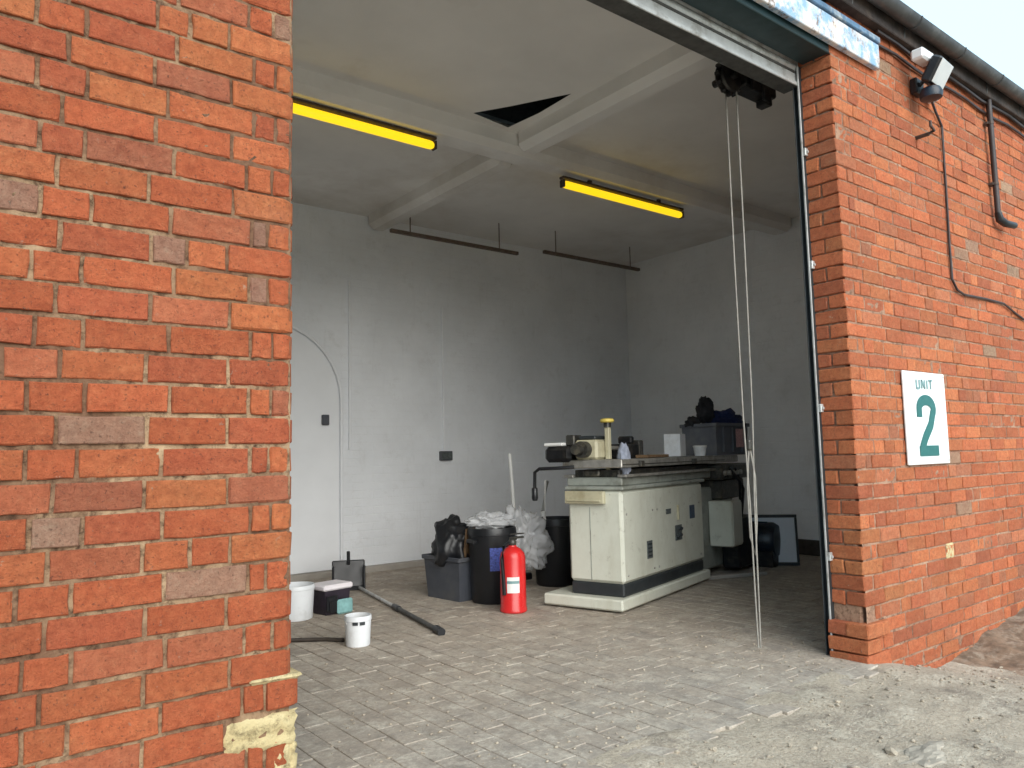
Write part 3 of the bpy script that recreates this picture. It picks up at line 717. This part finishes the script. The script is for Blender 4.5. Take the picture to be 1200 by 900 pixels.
# ------------------------------------------------------------------ the machine
MA = 16.7
mc = thing('grinding_machine', 'cream enamelled grinding machine standing on the workshop floor', 'machine', (4.0, 3.86, 0), R(MA))
def part(name, mat, *boxes, bv=.008, parent=mc, sm=None):
    b = MB()
    for q in boxes: b.box(*q, bv)
    return b.build(name, mat, parent, sm)
part('plinth', 'cream', (-.12, 1.52, -.03, .62, .015, .095), bv=.012)
part('kick_strip', 'kick', (-.025, 1.455, .005, .43, .0955, .185), bv=.01)
cab = part('cabinet', 'cream', (-.035, 1.47, -.005, .44, .1855, .84), bv=.022)
part('seam', 'dullcream', (-.038, -.0355, .25, .257, .2, .72), parent=cab, bv=.001)
part('side_ledge', 'oldcream', (-.075, -.036, .12, .44, .745, .835), (-.085, -.076, .14, .42, .76, .775), bv=.004)
for x_ in (.03, .46, .54, 1.38):
    for z_ in (.24, .67): b = MB(); b.lathe([(.009, 0), (.008, .004), (.003, .006)], 8, T(x_, -.005, z_) @ rot(90, 'X')); b.build('screw', 'steel', cab)
part('vent', 'label', (.34, .43, -.0115, -.0055, .32, .45), bv=.002, parent=cab)
for i in range(4): part('vent_slot', 'kick', (.35, .42, -.0145, -.012, .335+i*.028, .347+i*.028), bv=.001, parent=cab)
part('switch_plate', 'label', (.86, .99, -.0115, -.0055, .40, .52), bv=.002, parent=cab)
for i, (x, z) in enumerate(((.89, .43), (.95, .44), (.92, .49), (.96, .49))):
    b = MB(); b.lathe([(.013, 0), (.011, .018), (.004, .02)], 10, T(x, -.012, z) @ rot(90, 'X')); b.build('knob', 'kick', cab)
part('name_plate', 'bluepanel', (1.17, 1.27, -.0115, -.0055, .55, .66), bv=.002, parent=cab)
part('small_plate', 'label', (.70, .79, -.0115, -.0055, .62, .66), bv=.002, parent=cab)
part('handle_strip', 'oldcream', (.91, .935, -.02, -.0055, .56, .68), bv=.004, parent=cab)
# rear cabinet and electrics
part('rear_cabinet', 'dullcream', (1.472, 2.4, .06, .5, .06, .78), bv=.015)
eb = part('switch_box', 'cream', (1.74, 2.0, -.16, .055, .26, .66), bv=.01)
part('switch_box_door', 'cream', (1.755, 1.985, -.167, -.1605, .28, .64), bv=.004, parent=eb)
DZ = T(0, 0, .045)
part('drip_tray', 'dullcream', (-.04, 1.50, -.02, .46, .796, .822), bv=.006)
part('bed', 'dullcream', (.03, 1.75, .02, .48, .8225, .885), bv=.008)
part('slideway', 'steel', (.02, 1.9, -.02, .05, .8855, .905), (.02, 1.9, .42, .50, .8855, .905), bv=.002)
part('slideway_shadow_gap', 'darksteel', (.05, 1.85, .0505, .4195, .8855, .94), bv=.004)
tb = part('table', 'steel', (-.06, 2.35, -.03, .46, .955, 1.015), bv=.006)
for v in (.08, .22, .36): part('tee_slot', 'darksteel', (-.055, 1.99, v, v+.018, 1.0152, 1.018), bv=.0005, parent=tb)
part('front_groove', 'darksteel', (-.05, 1.98, -.0325, -.0305, .972, .980), bv=.0005, parent=tb)
for x in (.2, 1.2):
    part('table_stop', 'darksteel', (x, x+.06, -.055, -.031, .958, 1.0), bv=.004, parent=tb)
# cross slide with dark drive gear on the right
part('drive_housing', 'darksteel', (1.78, 2.5, -.08, .52, .80, .94), (1.85, 2.45, -.04, .45, .62, .80), bv=.015)
for i in range(5): b = MB(); b.cyl((1.82+i*.1, -.105, .86), (1.82+i*.1, -.08, .86), .022, 8); b.build('bolt', 'steel', mc)
b = MB(); b.tube([(1.95, -.08, .9), (2.05, -.14, .78), (2.06, -.13, .55), (2.02, -.05, .35), (2.05, 0, .15)], .016, 8); b.tube([(2.1, -.08, .9), (2.2, -.12, .7), (2.15, -.1, .4), (2.1, 0, .2)], .013, 8); b.build('hose', 'black', mc, 60)
b = MB(); b.lathe([(.05, -.2), (.145, -.19), (.17, -.15), (.17, .15), (.145, .19), (.05, .2)], 20, T(2.60, -.10, .24) @ rot(90, 'X')); b.build('motor', 'navyplastic', mc, 40)
for i in range(14):
    a = 2*math.pi*i/14; part_ = MB(); part_.box(.168, .181, -.004, .004, -.11, .11, .001, T(2.60, -.10, .24) @ rot(90, 'X') @ Matrix.Rotation(a, 4, 'Z')); part_.build('fin', 'navyplastic', mc)
part('motor_foot', 'blackm', (2.45, 2.9, -.28, .1, .0, .15), bv=.01)
part('guard', 'blackm', (2.02, 2.4, -.12, .05, .03, .5), bv=.02)
# left-hand workhead
part('workhead', 'oldcream', (-.05, .16, .17, .36, 1.0155, 1.16), bv=.018)
part('workhead_cap', 'kick', (-.02, .14, .2, .34, 1.1605, 1.19), bv=.008)
b = MB(); b.cyl((-.045, .27, 1.09), (-.12, .27, 1.09), .06, 20); b.cyl((-.12, .27, 1.09), (-.2, .27, 1.09), .035, 16); b.build('spindle', 'darksteel', mc, 40)
part('side_motor', 'blackm', (-.10, .1, .37, .60, 1.00, 1.12), bv=.03)
part('side_motor_lid', 'paper', (-.09, .09, .44, .60, 1.1205, 1.145), bv=.006)
part('terminal_box', 'darksteel', (-.04, .08, .365, .44, 1.121, 1.2), bv=.008)
b = MB(); b.tube([(-.06, .36, .965), (-.12, .45, .96), (-.13, .62, .955), (-.13, .66, .93), (-.13, .665, .80)], .013, 8); b.lathe([(.018, 0), (.024, .02), (.022, .09), (.012, .1)], 12, T(-.13, .665, .72)); b.build('lever', 'black', mc, 50)
po = MB(); po.box(.06, .10, .13, .165, .83, 1.25, .004); po.build('post', 'oldcream', mc)
b = MB(); b.cyl((.08, .15, 1.25), (.08, .15, 1.285), .028, 14); b.build('lamp_neck', 'darksteel', mc)
b = MB(); b.lathe([(.045, 0), (.052, .008), (.05, .024), (.035, .03)], 18, T(.08, .15, 1.285)); b.build('yellow_cap', 'yellow', mc, 40)
part('tailstock', 'blackm', (.42, .62, .16, .34, 1.0185, 1.13), (.52, .58, .18, .3, 1.13, 1.19), bv=.012)
part('gauge_block', 'darksteel', (.70, .78, .2, .3, 1.0185, 1.16), bv=.008)
b = MB(); b.cyl((.30, .25, 1.10), (.42, .25, 1.10), .016, 10); b.build('centre', 'steel', mc)
part('valve_block', 'darksteel', (.02, .12, .2, .34, .89, .94), bv=.01)

Cm, Sm = math.cos(R(MA)), math.sin(R(MA))
def mw(u, v, z): return (4.0+u*Cm-v*Sm, 3.86+u*Sm+v*Cm, z+.045)
LOW = {'plinth', 'kick_strip', 'cabinet', 'side_ledge', 'rear_cabinet', 'switch_box', 'motor', 'fin', 'motor_foot', 'guard'}
for c_ in mc.children:
    if c_.name.split('.')[0] not in LOW: c_.location.z += .045
def crumple(name, loc, sx, sy, sz, mat, seed, rough=.5, sub=4, parent=None):
    bm = bmesh.new(); bmesh.ops.create_icosphere(bm, subdivisions=sub, radius=1)
    for v in bm.verts:
        d = v.co.copy()
        n = noise.fractal(d*1.3+Vector((seed, 0, 0)), .9, 2, 3); cr = abs(noise.noise(d*3.1+Vector((0, seed, 0))))+.6*abs(noise.noise(d*7+Vector((seed, seed, 0))))
        k = 1+rough*(n*.9+cr*.6-.3); v.co = Vector((d.x*k*sx, d.y*k*sy, max(d.z*k*sz, -sz)))
    me = bpy.data.meshes.new(name); bm.to_mesh(me); bm.free(); me.materials.append(M[mat])
    me.polygons.foreach_set('use_smooth', [True]*len(me.polygons))
    ob = bpy.data.objects.new(name, me); COL.objects.link(ob); ob.location = loc
    if parent: ob.parent = parent
    return ob
def crate(name, label, cat, loc, rz, L, W, H, mat, th=.008, flare=.9):
    t = thing(name, label, cat, loc, rz)
    b = MB(); o = [(-L/2, -W/2), (L/2, -W/2), (L/2, W/2), (-L/2, W/2)]
    vs = [(x*flare, y*flare, 0) for x, y in o]+[(x, y, H) for x, y in o]+[(x*(1-2*th/L), y*(1-2*th/W), H) for x, y in o]+[(x*flare*(1-2*th/L), y*flare*(1-2*th/W), th) for x, y in o]
    fs = [[3, 2, 1, 0], [12, 13, 14, 15]]
    for i in range(4): j = (i+1) % 4; fs += [[i, j, 4+j, 4+i], [4+i, 4+j, 8+j, 8+i], [8+i, 8+j, 12+j, 12+i]]
    b.add(vs, fs); b.build('tub', mat, t)
    b = MB(); e = .014
    b.box(-L/2-e, L/2+e, -W/2-e, -W/2-.0005, H-.03, H+.004, .004); b.box(-L/2-e, L/2+e, W/2+.0005, W/2+e, H-.03, H+.004, .004)
    b.box(-L/2-e, -L/2-.0005, -W/2, W/2, H-.03, H+.004, .004); b.box(L/2+.0005, L/2+e, -W/2, W/2, H-.03, H+.004, .004); b.build('rim', mat, t)
    for k in (-1, 0, 1):
        b = MB(); b.box(k*L*.28-.008, k*L*.28+.008, -W/2-.010, -W/2*flare-.001, .03, H-.032, .002); b.build('rib', mat, t)
    return t
ct = crate('storage_crate', 'grey plastic crate with a pink label on the machine', 'crate', mw(2.12, .10, 1.0195), R(MA-14), .52, .38, .29, 'midgrey', flare=.94)
b = MB(); b.box(.03, .15, -.208, -.204, .07, .24, .001); b.build('pink_label', 'pinkpaper', ct)
o = crumple('folded_clothes', mw(2.22, .08, 1.0195+.33), .22, .15, .11, 'navy', 2.2); tag(o, 'navy blue clothes heaped in the crate on the machine', 'clothes')
o = crumple('dark_bag', mw(2.05, .16, 1.0195+.40), .08, .08, .14, 'charcloth', 6.2); tag(o, 'black cloth bag standing in the crate on the machine', 'bag')
o = crumple('dark_cloth', mw(1.92, .24, 1.0195+.31), .055, .08, .05, 'charcloth', 8.2); tag(o, 'charcoal cloth hanging over the left rim of the machine-top crate', 'cloth')
wb = thing('white_box', 'white cardboard box on the machine table beside the crate', 'box', mw(1.22, .12, 1.0195), R(MA+8))
b = MB(); b.box(-.09, .09, -.07, .07, 0, .19, .004); b.build('carton', 'white', wb)
b = MB(); b.box(-.091, .091, -.012, .012, .1905, .192, .0004); b.build('tape', 'paper', wb)
cu = thing('white_tub', 'small white plastic tub in front of the crate on the machine', 'tub', mw(1.45, -.01, 1.0195))
b = MB(); b.lathe([(.045, 0), (.055, .07), (.058, .075), (.050, .075)], 20); b.build('pot', 'white', cu, 40)
b = MB(); b.lathe([(.060, .0755), (.060, .088), (.05, .09)], 20); b.build('lid', 'paper', cu, 40)
o = crumple('rag', mw(.13, .05, .995), .045, .05, .13, 'rag', 4.4, .35); tag(o, 'grey-blue rag draped over the machine table beside the post', 'rag')
b = MB(); b.box(-.22, .22, -.05, .05, 0, .022, .003); o = b.build('timber_board', 'wood', None); o.location = mw(.60, .04, 1.0195); o.rotation_euler = (0, 0, R(MA+3)); tag(o, 'brown timber offcut lying on the machine table', 'board')

# ------------------------------------------------------------------ clutter by the back wall
def bin_(label, loc, r, h, name='bin'):
    t = thing(name, label, 'bin', loc)
    b = MB(); b.lathe([(r*.80, 0), (r*.84, .012), (r*.96, h*.9), (r, h*.905), (r, h*.94), (r*.97, h), (r*.91, h), (r*.90, h*.9), (r*.76, .03)], 32, cap=False); b.build('body', 'black', t, 40)
    b = MB(); b.lathe([(.001, .012), (r*.8, .012), (r*.8, .02), (.001, .02)], 32, cap=False); b.build('base', 'black', t)
    for s in (-1, 1): b = MB(); b.box(s*r-.02, s*r+.02, -.05, .05, h*.80, h*.86, .006); b.build('handle', 'black', t)
    return t
t = bin_('black plastic bin with a blue sticker beside the fire extinguisher', (3.56, 4.84, 0), .19, .56)
b = MB(); n = 6; vs = []; fs = []
for j in (0, 1):
    for i in range(n+1):
        a = R(200+i*7.5+28); rr = (.178 if j == 0 else .186); zz = .25 if j == 0 else .42; vs.append((rr*math.cos(a), rr*math.sin(a), zz))
for i in range(n): fs.append([i, i+1, n+2+i, n+1+i])
b.add(vs, fs); b.build('sticker', 'bluelabel', t)
bin_('tall black bin standing between the plastic wrap and the machine', (4.43, 5.08, 0), .22, .56)
g = crate('grey_tub', 'dark grey rectangular tub on the floor in front of the black bin', 'tub', (3.475, 5.19, 0), R(96), .44, .34, .33, 'greycrate', flare=.88)
ex = thing('fire_extinguisher', 'red fire extinguisher with a white label standing on the floor', 'fire extinguisher', (3.43, 4.42, 0)); ex.scale = (1.04, 1.04, .95)
b = MB(); b.lathe([(.085, 0), (.092, .008), (.092, .03), (.088, .035), (.088, .40), (.080, .435), (.055, .465), (.03, .48), (.028, .49)], 28); b.build('cylinder', 'red', ex, 40)
b = MB(); n = 7; vs = []; fs = []
for j in (0, 1):
    for i in range(n+1): a = R(205+i*8); vs.append((.0895*math.cos(a), .0895*math.sin(a), .15 if j == 0 else .265))
for i in range(n): fs.append([i, i+1, n+2+i, n+1+i])
b.add(vs, fs); b.build('label', 'paper', ex)
b = MB(); n = 7; vs = []; fs = []
for j in (0, 1):
    for i in range(n+1): a = R(205+i*8); vs.append((.0899*math.cos(a), .0899*math.sin(a), .218 if j == 0 else .238))
for i in range(n): fs.append([i, i+1, n+2+i, n+1+i])
b.add(vs, fs); b.build('label_band', 'greyteal', ex)
b = MB(); b.lathe([(.026, .49), (.03, .495), (.03, .52), (.018, .535)], 14); b.box(-.02, .10, -.012, .012, .535, .55, .004); b.box(-.015, .105, -.01, .01, .565, .575, .004); b.build('valve', 'darksteel', ex, 40)
b = MB(); b.tube([(-.03, 0, .51), (-.09, -.02, .49), (-.112, -.03, .40), (-.108, -.035, .25), (-.103, -.035, .14)], .013, 8); b.build('hose', 'black', ex, 60)
o = crumple('plastic_wrap', (3.98, 5.0, .42), .20, .18, .26, 'wrap', 1.7, .55, 5); tag(o, 'crumpled clear plastic wrap heaped behind the extinguisher', 'plastic wrap')
o = crumple('plastic_sheet', (3.62, 4.95, .60), .20, .15, .06, 'wrap', 5.7, .5, 5); tag(o, 'clear plastic sheet spread over the top of the stickered bin', 'plastic sheet')
o = crumple('black_sack', (3.42, 5.18, .40), .16, .18, .22, 'black', 3.9, .35); tag(o, 'black sack sagging between the grey tub and the bin', 'sack')
b = MB(); b.box(-.06, .06, -.01, .01, 0, .22, .002); o = b.build('cardboard_piece', 'wood', None); o.location = (3.46, 5.02, .33); o.rotation_euler = (R(8), 0, R(20)); tag(o, 'scrap of brown cardboard poking out beside the bin', 'cardboard')
br = thing('broom', 'white broom handle leaning up against the back wall', 'broom', (4.22, 5.35, .02))
b = MB(); b.tube([(0, 0, .05), (.16, .3, 1.10)], .016, 10); b.build('handle', 'paper', br, 60)
b = MB(); b.box(-.13, .13, -.03, .03, 0, .06, .01); b.build('head', 'black', br)
b = MB(); b.tube([(4.42, 5.2, .03), (4.47, 5.3, .6), (4.62, 5.42, .86)], .022, 10); tag(b.build('plastic_tube', 'paper', None, 60), 'pale plastic tube leaning beside the wrapped heap', 'tube')

# ------------------------------------------------------------------ decorating things on the left
def pail(name, label, loc, r, h, mat, cat, lidmat=None):
    t = thing(name, label, cat, loc)
    b = MB(); b.lathe([(r*.88, 0), (r*.9, .004), (r*.985, h-.03), (r*1.03, h-.028), (r*1.03, h-.012), (r, h), (r*.95, h), (r*.86, .01), (.001, .01)], 28, cap=False); b.build('body', mat, t, 40)
    b = MB(); b.lathe([(.001, -.0001), (r*.88, -.0001)], 28, cap=False); b.build('base', mat, t)
    b = MB(); b.tube([(r*1.03*math.cos(R(a)), -.3*r*math.sin(R(a))-.0, h-.03-.55*r*math.sin(R(a))) for a in range(0, 181, 15)], .003, 6); b.build('wire_handle', 'galv', t)
    if lidmat: b = MB(); b.lathe([(r*1.05, h+.001), (r*1.05, h+.018), (r*.9, h+.022)], 28); b.build('lid', lidmat, t, 40)
    return t
pail('bucket', 'white plastic bucket half hidden by the brick pier', (2.18, 5.31, 0), .13, .235, 'white', 'bucket')
p = pail('paint_tin', 'small white paint tin with dark marks near the threshold', (2.155, 4.30, 0), .079, .175, 'white', 'paint tin')
for a in (-128, -98):
    b = MB(); b.box(-.016, .016, -.003, .001, .128, .146, .001, Matrix.Rotation(R(a+90), 4, 'Z') @ T(0, -.080, 0)); b.build('mark', 'kick', p)
tt = thing('decorating_tub', 'dark tub with a pinkish white lid beside the bucket', 'tub', (2.46, 5.34, 0), R(10)); tt.scale = (.86, .86, .9)
b = MB()
vs = [(-.11, -.09, 0), (.11, -.09, 0), (.11, .09, 0), (-.11, .09, 0), (-.125, -.1, .19), (.125, -.1, .19), (.125, .1, .19), (-.125, .1, .19)]
b.add(vs, [[3, 2, 1, 0], [0, 1, 5, 4], [1, 2, 6, 5], [2, 3, 7, 6], [3, 0, 4, 7]]); b.build('tub', 'plumdark', tt)
b = MB(); b.box(-.145, .145, -.12, .12, .1905, .235, .012); b.build('lid', 'pinkwhite', tt)
b = MB(); b.box(-.118, -.01, -.125, -.101, .03, .15, .01); b.box(-.1, -.03, -.14, -.126, .02, .11, .01); b.build('dark_sleeve', 'black', tt)
b = MB(); b.box(-.03, .125, -.15, -.115, .0, .115, .014); b.build('aqua_pouch', 'aqua', tt)
dp = thing('dustpan', 'black plastic dustpan standing on the floor by the back wall', 'dustpan', (3.02, 6.2, 0), R(-25))
b = MB(); b.box(-.14, .14, -.015, .01, .0, .24, .01, rot(-16, 'X')); b.box(-.14, -.12, -.1, -.01, 0, .2, .006); b.box(.12, .14, -.1, -.01, 0, .2, .006); b.box(-.14, .14, -.12, .0, 0, .02, .006); b.build('pan', 'black', dp)
b = MB(); b.tube([(0, .03, .2), (0, .09, .30)], .016, 8); b.build('handle', 'black', dp, 60)
pl = thing('extension_pole', 'black and grey extension pole lying across the floor', 'pole', (0, 0, 0))
A_, B_ = Vector((3.05, 6.05, .02)), Vector((2.655, 4.17, .02)); dd = B_-A_
b = MB(); b.cyl(A_, A_+dd*.52, .013, 12); b.build('outer_tube', 'galv', pl, 50)
b = MB(); b.cyl(A_+dd*.50, A_+dd*.56, .022, 12); b.build('collar', 'black', pl, 50)
b = MB(); b.cyl(A_+dd*.56, A_+dd*.96, .016, 12); b.build('inner_tube', 'darkgalv', pl, 50)
b = MB(); b.cyl(A_+dd*.955, A_+dd*1.01, .026, 12); b.build('grip', 'black', pl, 50)
b = MB(); b.tube([(1.65, 4.72, .012), (1.85, 4.66, .014), (2.05, 4.52, .012), (2.12, 4.42, .012)], .012, 8); tag(b.build('stick', 'skirt', None, 60), 'short dark stick on the floor behind the paint tin', 'stick')

# ------------------------------------------------------------------ right end: board, crate base, strip
bd = thing('framed_board', 'pale grey board in a dark frame leaning by the side wall', 'board', (6.55, 4.40, 0), R(-48))
X = rot(-6, 'X')
b = MB(); b.box(-.24, .24, -.008, .006, .03, .45, .002, X); b.build('panel', 'board', bd)
b = MB(); b.box(-.262, .262, -.014, .012, 0, .029, .003, X); b.box(-.262, .262, -.014, .012, .451, .48, .003, X); b.box(-.262, -.241, -.014, .012, .0295, .4505, .003, X); b.box(.241, .262, -.014, .012, .0295, .4505, .003, X); b.build('frame', 'kick', bd)
b = MB(); b.box(-.3, .3, -.03, .03, 0, .03, .004); o = b.build('timber_strip', 'ledge', None); o.location = (5.75, 4.22, 0); o.rotation_euler = (0, 0, R(-20)); tag(o, 'pale batten lying on the floor under the machine switch box', 'batten')
